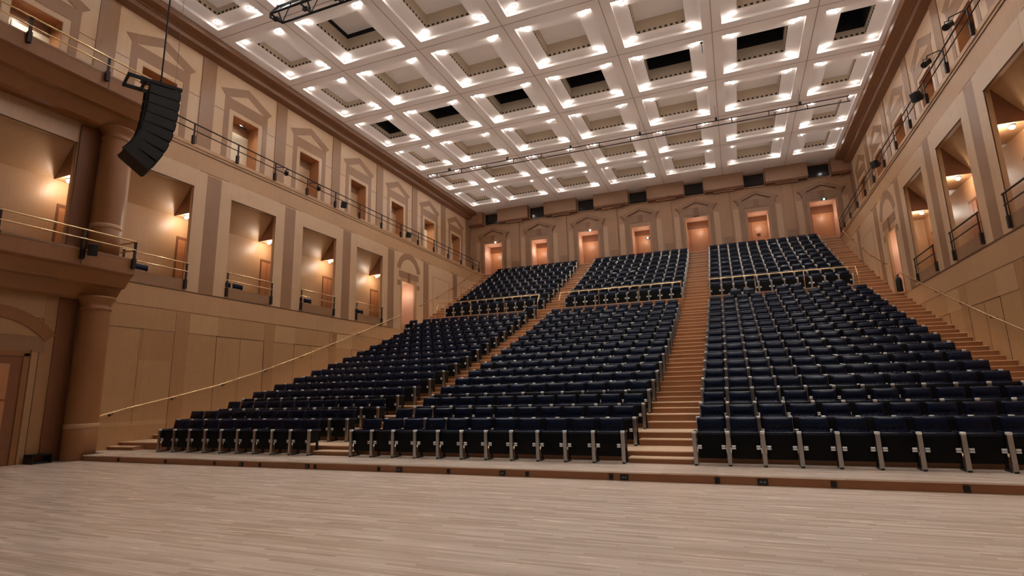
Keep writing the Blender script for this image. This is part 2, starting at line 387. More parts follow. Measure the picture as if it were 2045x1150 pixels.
    k.prism_y([(XU-.05, 15.8), (XU+.38, 15.86), (XU+.42, 16.06), (XU+.5, 16.08), (XU+.82, 16.14), (XU+.88, 16.36), (XU-.05, 16.36)], YS, YB, 'wood_cornice')
    k.box(XU+.41, XU+.47, YS, YB, 16.03, 16.075, 'wood_deep')
    tag(k.build('trim_%s_cornice' % nm), 'brown wooden cornice along the top of the %s wall' % nm, 'trim', kind='structure')
    # vestibule behind the arched doorway
    d = mk(); a0, a1 = XW-.14, XW-1.5
    c = DOORC
    d.poly([(a1, c-.9, 5.5), (a1, c+.9, 5.5), (a1, c+.9, 8.62), (a1, c-.9, 8.62)], 'wood_pale')
    for y in (c-.9, c+.9): d.poly([(a0, y, 5.5), (a1, y, 5.5), (a1, y, 8.62), (a0, y, 8.62)], 'wood_pink')
    d.poly([(a0, c-.9, 8.62), (a1, c-.9, 8.62), (a1, c+.9, 8.62), (a0, c+.9, 8.62)], 'wood_pale')
    d.poly([(a0, c-.9, 5.57), (a1, c-.9, 5.57), (a1, c+.9, 5.57), (a0, c+.9, 5.57)], 'wood_step')
    dd = tag(d.build('door_%d' % (2 if right else 1)), 'lit arched doorway in the %s wall beside the seating' % nm, 'door', kind='structure')
    lf = mk(); lf.box(a1, a1+.05, c-.5, c+.72, 5.57, 8.05, 'wood_pale'); lf.build('door_leaf', dd)
    hd = mk(); hd.tube((a1+.05, c+.55, 6.6), (a1+.1, c+.55, 6.6), .05, 'silver'); hd.build('door_handle', dd)
    lx = MIR-(XW-.75) if right else XW-.75
    lamp('doorway_light', (lx, c+.2, 7.95), VEST_W, (1, .9, .76), .06)
side(False); side(True)

# ---------------------------------------------------------------- back wall
BC = [-5.48+3.965*(k-3) for k in range(7)]
b = MB()
bh = [(c-.76, c+.76, 11.14, 13.72) if k % 2 == 0 else (c-.64, c+.64, 11.0, 13.55) for k, c in enumerate(BC)]
xs = sorted({XU-.1, MIR-XU+.1, *[h[0] for h in bh], *[h[1] for h in bh]}); zs = sorted({10.4, ZC+.3, *[h[2] for h in bh], *[h[3] for h in bh]})
for x0, x1 in zip(xs[:-1], xs[1:]):
    for z0, z1 in zip(zs[:-1], zs[1:]):
        if any(h[0] < (x0+x1)/2 < h[1] and h[2] < (z0+z1)/2 < h[3] for h in bh): continue
        b.poly([(x0,YB,z0),(x1,YB,z0),(x1,YB,z1),(x0,YB,z1)], 'wood_back')
wb = tag(b.build('wall_back'), 'back wall with seven pedimented doorways above the top row', 'wall', kind='structure')
v = MB()
for k, c in enumerate(BC):
    hw, zt = (.76, 13.72) if k % 2 == 0 else (.64, 13.55)
    y1 = YB-.05
    v.prism_y([(c-1.42,14.52),(c-1.12,14.62),(c,15.07),(c,14.82),(c-.86,14.46),(c-1.15,14.2),(c-1.3,14.4)], y1, YB, 'wood_back_dark')
    v.prism_y([(c+1.42,14.52),(c+1.12,14.62),(c,15.07),(c,14.82),(c+.86,14.46),(c+1.15,14.2),(c+1.3,14.4)][::-1], y1, YB, 'wood_back_dark')
    v.prism_y([(c-.86,14.46),(c,14.82),(c,14.79),(c-.78,14.455)], y1-.12, YB, 'wood_deep'); v.prism_y([(c+.86,14.46),(c,14.82),(c,14.79),(c+.78,14.455)][::-1], y1-.12, YB, 'wood_deep')
    for s_ in (-1, 1): v.prism_y([(c+s_*1.42,14.53),(c+s_*1.18,14.36),(c+s_*1.14,14.1),(c+s_*1.19,14.1),(c+s_*1.23,14.33)], y1-.08, YB, 'wood_deep')
    v.box(c-1.15, c+1.15, y1+.01, YB, 13.85, 14.42, 'wood_back_dark')
    v.box(c-.17, c+.17, y1-.02, YB, 13.95, 14.42, 'wood_deep')
    v.box(c-1.12, c-hw-.14, y1+.01, YB, 11.0, 13.85, 'wood_back_dark'); v.box(c+hw+.14, c+1.12, y1+.01, YB, 11.0, 13.85, 'wood_back_dark')
    v.box(c-hw-.14, c-hw, y1+.02, YB, 11.0, zt, 'wood_back'); v.box(c+hw, c+hw+.14, y1+.02, YB, 11.0, zt, 'wood_back'); v.box(c-hw-.14, c+hw+.14, y1+.02, YB, zt, 13.85, 'wood_back')
    v.box(c-hw-.14, c+hw+.14, y1-.01, YB, 13.85, 13.88, 'wood_deep')
    for s_ in (-1, 1):                                                          # pale strips beside the surround
        v.box(c+s_*1.18, c+s_*1.52, YB-.012, YB, 11.0, 13.9, 'wood_back_pale')
for k in range(8):
    c = -5.48+3.965*(k-3.5)
    if k in (0, 7): continue
    v.box(c-.31, c+.31, YB-.06, YB, 11.0, 15.6, 'wood_back'); v.box(c-.31, c+.31, YB-.065, YB, 11.0, 12.0, 'wood_back_dark'); v.box(c+.31, c+.35, YB-.03, YB, 11.0, 15.5, 'wood_deep')
v.build('veneer', wb)
cr = MB()
for k in range(8):
    c = -5.48+3.965*(k-3.5)
    x0, x1 = max(c-1.3, XU), min(c+1.3, MIR-XU)
    cr.box(x0, x1, 40.6, YB, 15.36, ZC, 'wood_back_dark'); cr.box(x0+.02, x1-.02, 40.7, YB, 15.28, 15.36, 'wood_deep')
    cr.box(x0+.6, x1-.6, 40.9, YB, 15.2, 15.29, 'wood_dark')
tag(cr.build('trim_back_cornice'), 'row of wooden crown boxes along the top of the back wall', 'trim', kind='structure')
for k, c in enumerate(BC):                                                      # projection windows
    g = MB(); g.box(c-.63, c+.63, YB-.045, YB-.02, 15.36, 16.22, 'glass_dark')
    f = MB()
    for q in ((c-.7, c-.63, 15.29, 16.3), (c+.63, c+.7, 15.29, 16.3), (c-.63, c+.63, 15.29, 15.36), (c-.63, c+.63, 16.22, 16.3)): f.box(q[0], q[1], YB-.08, YB-.01, q[2], q[3], 'wood_dark')
    wo = tag(f.build('window_%d' % (k+1)), 'dark control room window high on the back wall, %s from the left' % ORD[k+1], 'window', kind='structure')
    g.build('pane', wo)
    # vestibule behind each doorway
    hw, zt, zb = (.76, 13.72, 11.14) if k % 2 == 0 else (.64, 13.55, 10.9)
    yb = YB+1.3
    d = MB()
    d.poly([(c-hw, yb, zb), (c+hw, yb, zb), (c+hw, yb, zt), (c-hw, yb, zt)], 'wood_door')
    for x in (c-hw, c+hw): d.poly([(x, YB, zb), (x, yb, zb), (x, yb, zt), (x, YB, zt)], 'wood_pink')
    d.poly([(c-hw, YB, zt), (c+hw, YB, zt), (c+hw, yb, zt), (c-hw, yb, zt)], 'wood_pink')
    d.poly([(c-hw, YB, zb), (c+hw, YB, zb), (c+hw, yb, zb), (c-hw, yb, zb)], 'wood_step')
    d.box(c-hw, c+hw, yb-.08, yb, 13.22, zt, 'wood_deep')
    do = tag(d.build('door_%d' % (k+3)), 'lit doorway in the back wall, %s from the left' % ORD[k+1], 'door', kind='structure')
    lf = MB(); lf.box(c-hw+.22, c+hw-.12, yb-.05, yb-.01, zb, 13.18, 'wood_door'); lf.build('door_leaf', do)
    lamp('doorway_light', (c-.2 if k < 3 else c+.1, YB+.6, zt-.75), VEST_W*(.8 if k in (0, 1, 2) else .62), (1, .88, .74), .08)
# stage end of the room, behind the camera

# ---------------------------------------------------------------- coffered ceiling with its downlights
PITX, PITY, YC0 = 3.96, 4.06, 25.18
COLX = [-5.47+PITX*(k-2) for k in range(5)]
COLS = [(-16.9, .92, .61, .93)]+[(x, 1.6, 1.0, 0) for x in COLX]+[(5.96, .92, .61, .93)]      # centre, frame half, opening half
COLS = [(-16.93, 1.2, .61)]+[(x, 1.6, 1.0) for x in COLX]+[(5.98, 1.2, .61)]
XE0, XE1 = XU+.8, MIR-XU-.8
XJ = [XE0]+[COLX[0]-PITX/2+PITX*k for k in range(6)]+[XE1]
ROWS = [YC0+PITY*k for k in range(-8, 4)]
cl = MB()
def ring(b, x0, x1, y0, y1, a0, a1, c0, c1, z, m):
    for q in ((x0, x1, y0, c0), (x0, x1, c1, y1), (x0, a0, c0, c1), (a1, x1, c0, c1)):
        b.poly([(q[0], q[2], z), (q[0], q[3], z), (q[1], q[3], z), (q[1], q[2], z)], m)
def tubewall(b, a0, a1, c0, c1, z0, z1, m):
    for p, q in (((a0, c0), (a1, c0)), ((a1, c0), (a1, c1)), ((a1, c1), (a0, c1)), ((a0, c1), (a0, c0))):
        b.poly([(p[0], p[1], z0), (q[0], q[1], z0), (q[0], q[1], z1), (p[0], p[1], z1)], m)
RC = .12
for ri, yc in enumerate(ROWS):
    k = ri-8
    for ci, (xc, fh, oh) in enumerate(COLS):
        x0, x1 = XJ[ci], XJ[ci+1]; y0, y1 = yc-PITY/2, yc+PITY/2
        a0, a1, c0, c1 = xc-fh, xc+fh, yc-1.6, yc+1.6
        o0, o1, p0, p1 = xc-oh, xc+oh, yc-1.02, yc+1.02
        ring(cl, x0, x1, y0, y1, a0, a1, c0, c1, ZC, 'plaster'); tubewall(cl, a0, a1, c0, c1, ZC, ZC+RC, 'plaster')
        ring(cl, a0, a1, c0, c1, o0, o1, p0, p1, ZC+RC, 'plaster')
        zt = ZC+RC+(.62 if oh > .8 else .34)
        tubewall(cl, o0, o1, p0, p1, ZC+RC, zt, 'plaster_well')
        if k == 0:
            tubewall(cl, o0, o1, p0, p1, zt, zt+1.8, 'black_void'); cl.poly([(o0,p0,zt+1.8),(o1,p0,zt+1.8),(o1,p1,zt+1.8),(o0,p1,zt+1.8)], 'black_void')
        elif k == -2 and ci == 1:
            tubewall(cl, o0, o1, p0, p1, zt, zt+.22, 'black_void'); cl.poly([(o0,p0,zt+.22),(o1,p0,zt+.22),(o1,p1,zt+.22),(o0,p1,zt+.22)], 'plaster')
        else:
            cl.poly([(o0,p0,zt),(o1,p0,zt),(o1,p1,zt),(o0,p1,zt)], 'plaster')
        zz = ZC+RC+.02
        nx = 9 if oh > .8 else 6
        for i in range(nx):
            x = o0+(i+.5)*2*oh/nx
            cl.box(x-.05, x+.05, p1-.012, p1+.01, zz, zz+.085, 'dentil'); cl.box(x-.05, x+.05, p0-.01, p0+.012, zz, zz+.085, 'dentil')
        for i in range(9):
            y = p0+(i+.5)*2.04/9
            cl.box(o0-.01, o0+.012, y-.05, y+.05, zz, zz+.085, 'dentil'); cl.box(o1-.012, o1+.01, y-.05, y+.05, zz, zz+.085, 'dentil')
    cl.box(XE0, XE1, yc-PITY/2-.012, yc-PITY/2+.012, ZC-.004, ZC+.01, 'ceiling_seam')
for x in XJ[1:-1]: cl.box(x-.012, x+.012, ROWS[0]-PITY/2, YB-.6, ZC-.004, ZC+.01, 'ceiling_seam')
yl = ROWS[-1]+PITY/2
cl.poly([(XE0-.4, yl, ZC), (XE1+.4, yl, ZC), (XE1+.4, YB, ZC), (XE0-.4, YB, ZC)], 'plaster')
for a, c in ((XE0-.4, XE0), (XE1, XE1+.4)): cl.poly([(a, YS, ZC), (c, YS, ZC), (c, yl, ZC), (a, yl, ZC)], 'plaster')
tag(cl.build('ceiling'), 'coffered plaster ceiling with dentil-edged square recesses', 'ceiling', kind='structure')

hb = MB(); hb.lathe([(.085, .03), (.095, 0), (.07, -.02), (.06, .02)], (0,0,0), 'grey_metal', 14); H_ME = hb.data('lamp_ring')
bb = MB(); bb.ball((0,0,-.035), .062, 'bulb', 10, 6); B_ME = bb.data('bulb')
cw = ['far left', 'second', 'third', 'centre', 'fifth', 'sixth', 'far right']
def ceiling_light(x, y, offs, label, k, fill_x=0):
    t = thing('ceiling_light', label, 'ceiling light', (x, y, ZC+RC), group='ceiling downlights')
    for dx, dy in offs:
        o = bpy.data.objects.new('lamp_ring', H_ME); C.objects.link(o); o.parent = t; o.location = (dx, dy, 0)
        o = bpy.data.objects.new('bulb', B_ME); C.objects.link(o); o.parent = t; o.location = (dx, dy, 0)
    if k > -4 or (k == -4 and x > -5) or (k == -5 and x > -3):
        lamp('downlight', (0, 0, -.045), LAMP_W*(1.3 if k < -3 else 1), (1, .96, .93), .05, t, 80 if k == 3 else (104 if x < -14 or x > 4 else 94))
        if fill_x: lamp('coffer_fill', (fill_x, 1.32, -1.5), LAMP_W*FILL, (1, .98, .97), .3, t)  # added fill in mid-air below the coffer, no fixture there
for ri, yc in enumerate(ROWS):
    k = ri-8
    if k < -5: continue
    for ci, (xc, fh, oh) in enumerate(COLS):
        for sy in (-1, 1):
            for sx in (-1, 1):
                xo = 1.27 if oh > .8 else .93
                edge = (ci == 0 and sx < 0) or (ci == 6 and sx > 0)
                offs = [(0, 0)] if edge or (k == 3 and (sx+sy) != 2) or (ri < 3) else [(sx*.1, sy*.08), (-sx*.11, -sy*.08)]
                rw = 'row of dark coffers' if k == 0 else ('%s coffer row behind the dark ones' % ORD[k] if k > 0 else '%s coffer row before the dark ones' % ORD[-k])
                ceiling_light(xc+sx*xo, yc+sy*1.32, offs, '%s %s corner light, %s coffer, %s' % ('near' if sy < 0 else 'far', 'left' if sx < 0 else 'right', cw[ci], rw), k, xo if (sx < 0 and sy < 0) else 0)

# ---------------------------------------------------------------- seats
def backrest_mesh(name, nu, nv):
    W, z0, z1, T = .50, .38, .885, .085
    fy = lambda v: .33+.115*v                 # lean
    vs = []; 
    for j in range(nv+1):
        v = j/nv
        for i in range(nu+1):
            u = i/nu
            p = (1-abs(2*u-1)**5)*(1-abs(2*v-1)**5)
            d = .03*p
            d -= .024*math.exp(-((v-.60)/.045)**2)*(1-abs(2*u-1)**6)
            for cu in (.2, .4, .6, .8): d -= .022*math.exp(-((u-cu)**2*W*W+(v-.60)**2*.25)/.0011)
            vs.append(((u-.5)*W, fy(v)-d, z0+(z1-z0)*v))
    n = nu+1; F_ = [[j*n+i, j*n+i+1, (j+1)*n+i+1, (j+1)*n+i] for j in range(nv) for i in range(nu)]
    m = len(vs)
    ring_i = [i for i in range(n)]+[j*n+nu for j in range(1, nv+1)]+[nv*n+i for i in range(nu-1, -1, -1)]+[j*n for j in range(nv-1, 0, -1)]
    bk = [(vs[i][0]*.98, fy((vs[i][2]-z0)/(z1-z0))+T, z0+(vs[i][2]-z0)*.985) for i in ring_i]
    vs += bk; k = len(ring_i)
    F_ += [[ring_i[(i+1) % k], ring_i[i], m+i, m+(i+1) % k] for i in range(k)]; F_.append([m+i for i in range(k)])
    b = MB(); b.mesh(vs, F_, 'leather', True); return b
PARTS = {}
def seat_parts(lo=False):
    P = {}
    P['backrest'] = backrest_mesh('backrest', 11 if lo else 22, 8 if lo else 14)
    s = MB()
    if lo: s.box(-.255, .255, .045, .15, .13, .60, 'panel_black'); s.box(-.25, .25, .05, .14, .60, .625, 'leather')
    else: s.rbox((0, .095, .365), (.515, .10, .47), 'panel_black', .03); s.rbox((0, .1, .605), (.50, .10, .05), 'leather', .022)
    P['seat_pan'] = s
    for i, x in enumerate((-.215, .215)):
        h = MB(); h.tube((x-.035, .035, .365), (x+.035, .035, .365), .019, 'silver', 6 if lo else 10); h.tube((x-.035, .035, .325), (x+.035, .035, .325), .017, 'silver', 6 if lo else 10)
        P['hinge%d' % i] = h
    for i, x in enumerate((-.306, .306)):
        l = MB(); l.box(x-.036, x+.036, -.015, .03, .0, .615, 'post_metal'); l.box(x-.03, x+.03, -.02, .36, 0, .03, 'black_metal'); l.box(x-.022, x+.022, .03, .36, .30, .60, 'panel_black'); l.box(x-.02, x+.02, .3, .36, .03, .6, 'black_metal')
        P['leg%d' % i] = l
        a = MB()
        if lo: a.box(x-.03, x+.03, .05, .44, .60, .64, 'leather')
        else: a.rbox((x, .245, .62), (.062, .40, .045), 'leather', .015)
        P['armrest%d' % i] = a
        c = MB()
        if lo: c.box(x-.04, x+.04, -.02, .055, .60, .648, 'silver')
        else: c.rbox((x, .018, .624), (.082, .076, .05), 'silver', .012)
        P['cap%d' % i] = c
    return P
HI = {k: v.data(k.rstrip('01')) for k, v in seat_parts().items()}
LO = seat_parts(True)
def make_seat(kind_last):
    t = bpy.data.objects.new('theatre_seat', None); C.objects.link(t); t.empty_display_size = .2
    def part(nm, key, par):
        o = bpy.data.objects.new(nm, HI[key]); C.objects.link(o); o.parent = par; kid(par, o); return o
    part('backrest', 'backrest', t); part('seat_pan', 'seat_pan', t); part('hinge', 'hinge0', t); part('hinge', 'hinge1', t)
    for i in ((0, 1) if kind_last else (0,)):
        part('leg', 'leg%d' % i, t); a = part('armrest', 'armrest%d' % i, t); part('armrest_cap', 'cap%d' % i, a)
    return t
PROTO = {False: make_seat(False), True: make_seat(True)}
USED = {False: False, True: False}
def put_seat(x, y, z, last, label):
    p = PROTO[last]
    o = p if not USED[last] else copy_tree(p)
    USED[last] = True
    o.location = (x, y, z); tag(o, label, 'seat', 'black flip-up seats of the hall')
def template(last):
    vs = []; fs = []; ms = []
    for k, b in LO.items():
        if k[-1] == '1' and k[:-1] != 'hinge' and not last: continue
        off = len(vs); vs += b.v
        for f, m in zip(b.f, b.m): fs.append([a+off for a in f]); ms.append(b.mats[m])
    return vs, fs, ms
REST = MB()
TPL = {False: template(False), True: template(True)}
def rest_seat(x, y, z, last):
    vs, fs, ms = TPL[last]; off = len(REST.v)
    REST.v += [(a+x, c+y, d+z) for a, c, d in vs]
    for f, m in zip(fs, ms): REST.f.append([a+off for a in f]); REST.m.append(REST.mi(m)); REST.sm.append(False)
for r in range(16):
    for bn in ('left', 'middle', 'right'):
        idx = list(range(11)); lo, hi = 0, 11
        if r == 0 and bn == 'left': lo = 2
        if r == 0 and bn == 'right': hi = 9
        for n in range(lo, hi):
            x = BLK[bn]+SW*(n+.5); y = CAPY[r]+.015; z = LEV[r]
            last = n == hi-1
            if r < 9 or (r == 9 and bn == 'right' and n < 7):
                rn = 'front' if r == 0 else ORD[r+1]
                put_seat(x, y, z, last, 'black leather flip-up seat, %s from the left in the %s row of the %s block' % (ORD[n-lo+1], rn, bn))
            else: rest_seat(x, y, z, last)
for r in range(9):
    for bn in ('left', 'middle', 'right'):
        for n in range(11): rest_seat(BLK[bn]+SW*(n+.5), UPY[r]+.015-(.12 if r == 8 else 0), LEVU[r], n == 10)
for x, l in ((.39, 0), (.99, 1), (2.47, 0), (3.07, 1), (4.27, 0), (4.87, 1), (-10.38, 1)): rest_seat(x, 29.62, 5.57, bool(l))
rest_seat(-17.64, CAPY[15]+.015, LEV[15], True)
tag(REST.build('theatre_seats'), 'black flip-up seats of the higher rows up to the back wall', 'seats', 'black flip-up seats of the hall', 'stuff')

# ---------------------------------------------------------------- railings
def railing(name, label, mirror, parts, group=None, post_m='bronze'):
    t = thing(name, label, 'railing', (0,0,0), 0, group)
    for nm, b in parts: b.build(nm, t)
    return t
def straight_rail(mirror, x, ys, ztop, zlow, zbot, rail_m, y_ends, label, group=None):
    parts = []
    for nm, z, r in (('top_rail', ztop, .026), ('lower_rail', zlow, .02)):
        b = MB(mirror); b.tube((x, y_ends[0], z), (x, y_ends[1], z), r, rail_m, 10); parts.append((nm, b))
    for y in ys:
        b = MB(mirror); b.box(x-.012, x+.012, y-.035, y+.035, zbot+.3, ztop+.03, 'bronze'); b.box(x-.07, x+.03, y-.05, y+.05, zbot, zbot+.34, 'bronze'); parts.append(('post', b))
    return railing('railing', label, mirror, parts, group)
for right in (False, True):
    nm = 'right' if right else 'left'
    straight_rail(right, XW+.09, [11.95+2.085*k for k in range(14)]+[40.2], 12.0, 11.72, 11.18, 'bronze', (11.85 if not right else 3, 40.4), 'long two-bar railing on the upper ledge of the %s wall' % nm)
    for j, c in enumerate(WINC):
        if c < 11: continue
        straight_rail(right, XW+.07, [c-1.17, c+1.17], 6.55, 6.25, 5.6, 'brass' if not right else 'bronze', (c-1.25, c+1.25), 'low two-bar railing across the %s window bay from the stage, %s wall' % (ORD[j-2], nm), 'window bay railings')
def handrail(mirror, pts, label):
    t = thing('handrail', label, 'handrail')
    x = XW+.16
    P = [(x, y, z) for y, z in pts]
    b = MB(mirror); b.path(P, .024, 'brass', 10); b.build('rail', t)
    tot = 0
    ys = np.arange(pts[0][0]+.5, pts[-1][0], 2.1)
    for y in ys:
        z = float(np.interp(y, [p[0] for p in pts], [p[1] for p in pts]))
        b = MB(mirror); b.path([(x, y, z-.02), (x, y, z-.07), (XW, y, z-.09)], .011, 'bronze', 6); b.tube((XW, y, z-.09), (XW+.02, y, z-.09), .04, 'bronze'); b.build('bracket', t)
LOW = [(11.58,1.18),(12.8,1.47),(13.93,1.70),(15.85,2.13),(18.1,2.75),(20.07,3.38),(23.9,4.66),(28.63,6.36)]
HIGH = [(30.66,7.14),(33.65,8.3),(36.8,9.75),(39.35,11.08)]
for right in (False, True):
    nm = 'right' if right else 'left'
    handrail(right, LOW, 'brass handrail rising along the %s wall from stage to side doorway' % nm)
    handrail(right, HIGH, 'brass handrail rising along the %s wall above the side doorway' % nm)
for bn, x0 in BLK.items():
    t = thing('barrier_rail', 'brass barrier rail in front of the upper seats of the %s block' % bn, 'railing', group='cross aisle barrier rails')
    x1 = x0+11*SW; y = 31.3; zf = 5.57
    b = MB(); P = [(x0-.0, y-.35, 6.8), (x0, y, 7.31), (x1, y, 7.31), (x1, y-.35, 6.8)]
    if bn == 'middle': P[-1] = (x1, y, 6.9)
    if bn == 'right': P[0] = (x0, y, 6.85)
    b.path(P, .028, 'brass', 10); b.build('rail', t)
    for i, xx in enumerate(np.linspace(x0, x1, 4)):
        zt = 7.31 if 0 < i < 3 else 6.85
        yy = P[0][1] if i == 0 else (P[-1][1] if i == 3 else y)
        b = MB(); b.tube((xx, yy, zf), (xx, yy, zt), .02, 'brass', 8); b.build('post', t)
    low = MB(); low.box(x0, x1, y+.02, y+.08, zf, 5.95, 'wood_deep'); low.build('kick_panel', t)

# ---------------------------------------------------------------- stage-side balconies, column, stage door (left)
def balcony(xf, zt, ye, name, label):
    t = tag(MB_balc(xf, zt, ye).build(name), label, 'balcony', kind='structure'); return t
def MB_balc(xf, zt, ye):
    b = MB()
    b.prism_y([(XW, zt), (xf, zt), (xf, zt-.5), (xf-.12, zt-.56), (xf-.34, zt-.86), (xf-.36, zt-.9), (xf-.52, zt-.92), (xf-.8, zt-1.28), (xf-.92, zt-1.33), (xf-.95, zt-1.25), (XW, zt-1.25)][::-1], YS, ye, 'wood_shaded')
    b.box(xf, xf+.012, YS, ye, zt-.06, zt, 'wood_dark'); b.box(xf, xf+.01, YS, ye, zt-.5, zt-.47, 'wood_deep')
    b.box(xf-.3, xf+.006, 10.0, 10.02, zt-.5, zt-.03, 'seam')
    return b
balcony(-17.14, 6.0, 11.6, 'lower_balcony', 'lower wooden balcony over the stage door at far left')
balcony(-16.92, 11.5, 11.6, 'upper_balcony', 'upper wooden balcony above the stage at top left')
def balc_rail(xr, zt, ye, ys, zb, label, m):
    parts = []
    for nm, z, r in (('top_rail', zt, .026), ('lower_rail', zt-.27, .02)):
        b = MB(); b.path([(xr, YS+4, z), (xr, ye, z), (XW+.1, ye, z)], r, m, 10); parts.append((nm, b))
    for y in ys:
        b = MB(); b.box(xr-.015, xr+.015, y-.04, y+.04, zb+.28, zt+.03, 'bronze'); b.box(xr-.05, xr+.05, y-.05, y+.05, zb, zb+.32, 'bronze'); parts.append(('post', b))
    railing('railing', label, False, parts)
balc_rail(-17.08, 6.55, 11.52, [1.6, 3.7, 5.8, 7.9, 9.98, 11.5], 5.68, 'brass-barred railing on the lower left balcony', 'brass')
balc_rail(-16.86, 12.0, 11.5, [1.6, 3.7, 5.75, 7.8, 9.9, 11.45], 11.22, 'two-bar railing on the upper left balcony', 'brass')
for z0, z1, lab, ba in ((0, 4.75, 'round maple column under the lower left balcony', 'bottom'), (6.0, 10.25, 'round maple column between the two left balconies', 'upper')):
    t = thing('column', lab, 'column', (-17.8, 10.98, z0), group='columns at the stage front')
    h = z1-z0; b = MB(); b.lathe([(.42, 1.02), (.41, h*.5), (.38, h-.42)], (0,0,0), 'wood_shaded', 40) ; b.build('shaft', t)
    b = MB(); b.lathe([(0, 0), (.425, 0), (.425, .88), (.42, .885)], (0,0,0), 'wood_shaded', 40); b.lathe([(.42, .885), (.432, .89), (.432, 1.02), (.42, 1.025)], (0,0,0), 'wood_mid', 40); b.build('base', t)
    b = MB(); b.lathe([(.38, h-.42), (.41, h-.4), (.41, h-.34), (.385, h-.32), (.4, h-.2), (.5, h-.06), (.5, h), (0, h)], (0,0,0), 'wood_shaded', 40); b.build('capital', t)
b = MB(); b.box(XW, XW+.05, 10.22, 10.75, 0, 4.75, 'wood_deep'); b.box(XW, XW+.09, 10.16, 10.75, 6, 10.2, 'wood_deep'); tag(b.build('trim_stage_pilaster'), 'flat pilaster strips with painted-in shade beside the stage columns', 'trim', kind='structure')  # pilasters get a deeper wood that carries their shade
# stage door with segmental pediment
c = 8.6
b = MB(); x0, x1 = XW-.01, XW+.05
b.box(x0, x1, c+.91, c+1.05, 0, 3.0, 'wood_shaded'); b.box(x0, x1, c-1.05, c-.91, 0, 3.0, 'wood_shaded'); b.box(x0, x1, c-1.05, c+1.05, 2.92, 3.06, 'wood_shaded')
b.box(x0, x1-.01, c+1.05, c+1.09, 0, 3.1, 'seam'); b.box(x0, x1-.01, c-1.09, c-1.05, 0, 3.1, 'seam')
b.box(x0, x1-.02, c-1.4, c+1.4, 3.05, 3.5, 'wood_dark'); arch_band(b, x0, x1, c, 2.25, 1.72, 2.05, math.radians(40), math.radians(140), 'wood_shaded', 20, 1.05)
sd = tag(b.build('door_10'), 'stage door with curved pediment under the lower balcony', 'door', kind='structure')
b = MB(); b.box(XW, XW+.015, c-.91, c+.91, 0, 2.92, 'wood_deep'); b.box(XW, XW+.03, c+.04, c+.62, .2, 2.7, 'wood_door'); b.box(XW, XW+.03, c-.62, c-.04, .2, 2.7, 'wood_door')
for z in (.9, 1.7): b.box(XW, XW+.034, c-.62, c+.62, z, z+.05, 'wood_deep')
b.build('door_leaf', sd)

# black bench case at the foot of the left wall
t = thing('equipment_case', 'low black open equipment case on the floor by the left wall', 'case', (-18.0, 10.12, 0))
b = MB(); b.box(-.2, .2, -.3, -.27, 0, .24, 'black_metal'); b.box(-.2, .2, .17, .2, 0, .24, 'black_metal'); b.build('side_panel', t)
b = MB(); b.box(-.2, .2, -.3, .2, .22, .25, 'black_metal'); b.build('lid', t)
b = MB(); b.box(-.19, -.15, -.27, .17, 0, .22, 'wood_deep'); b.build('back_panel', t)
b = MB(); b.tube((.05, -.25, .03), (.1, .14, .03), .03, 'black_metal'); b.tube((0, -.2, .03), (-.08, .12, .03), .025, 'black_metal'); b.build('cable', t)

# outlets in the platform front
for i, (x, wd) in enumerate(((-15.8, .03), (-13.97, .03), (-12.23, .03), (-11.34, .1), (-10.75, .03), (-9.32, .1), (-9.1, .05), (-7.37, .05), (-6.85, .12), (-5.67, .05), (-4.46, .12), (-3.94, .06), (-2.3, .07), (-2.06, .14), (-.47, .08), (.24, .16), (1.28, .08), (3.01, .08))):
    b = MB(); b.box(x-wd/2, x+wd/2, 10.80, 10.832, .02, .105, 'black_metal')
    if wd >= .1:
        b.box(x-wd*.3, x-wd*.05, 10.798, 10.80, .045, .08, 'grey_metal'); b.box(x+wd*.08, x+wd*.3, 10.798, 10.80, .045, .08, 'grey_metal')
    tag(b.build('floor_outlet'), 'small dark %s on the platform front, %s from the left' % ('socket plate' if wd >= .1 else 'slot', (ORD+['eighteenth'])[i+1]), 'outlet', 'outlets along the platform front')

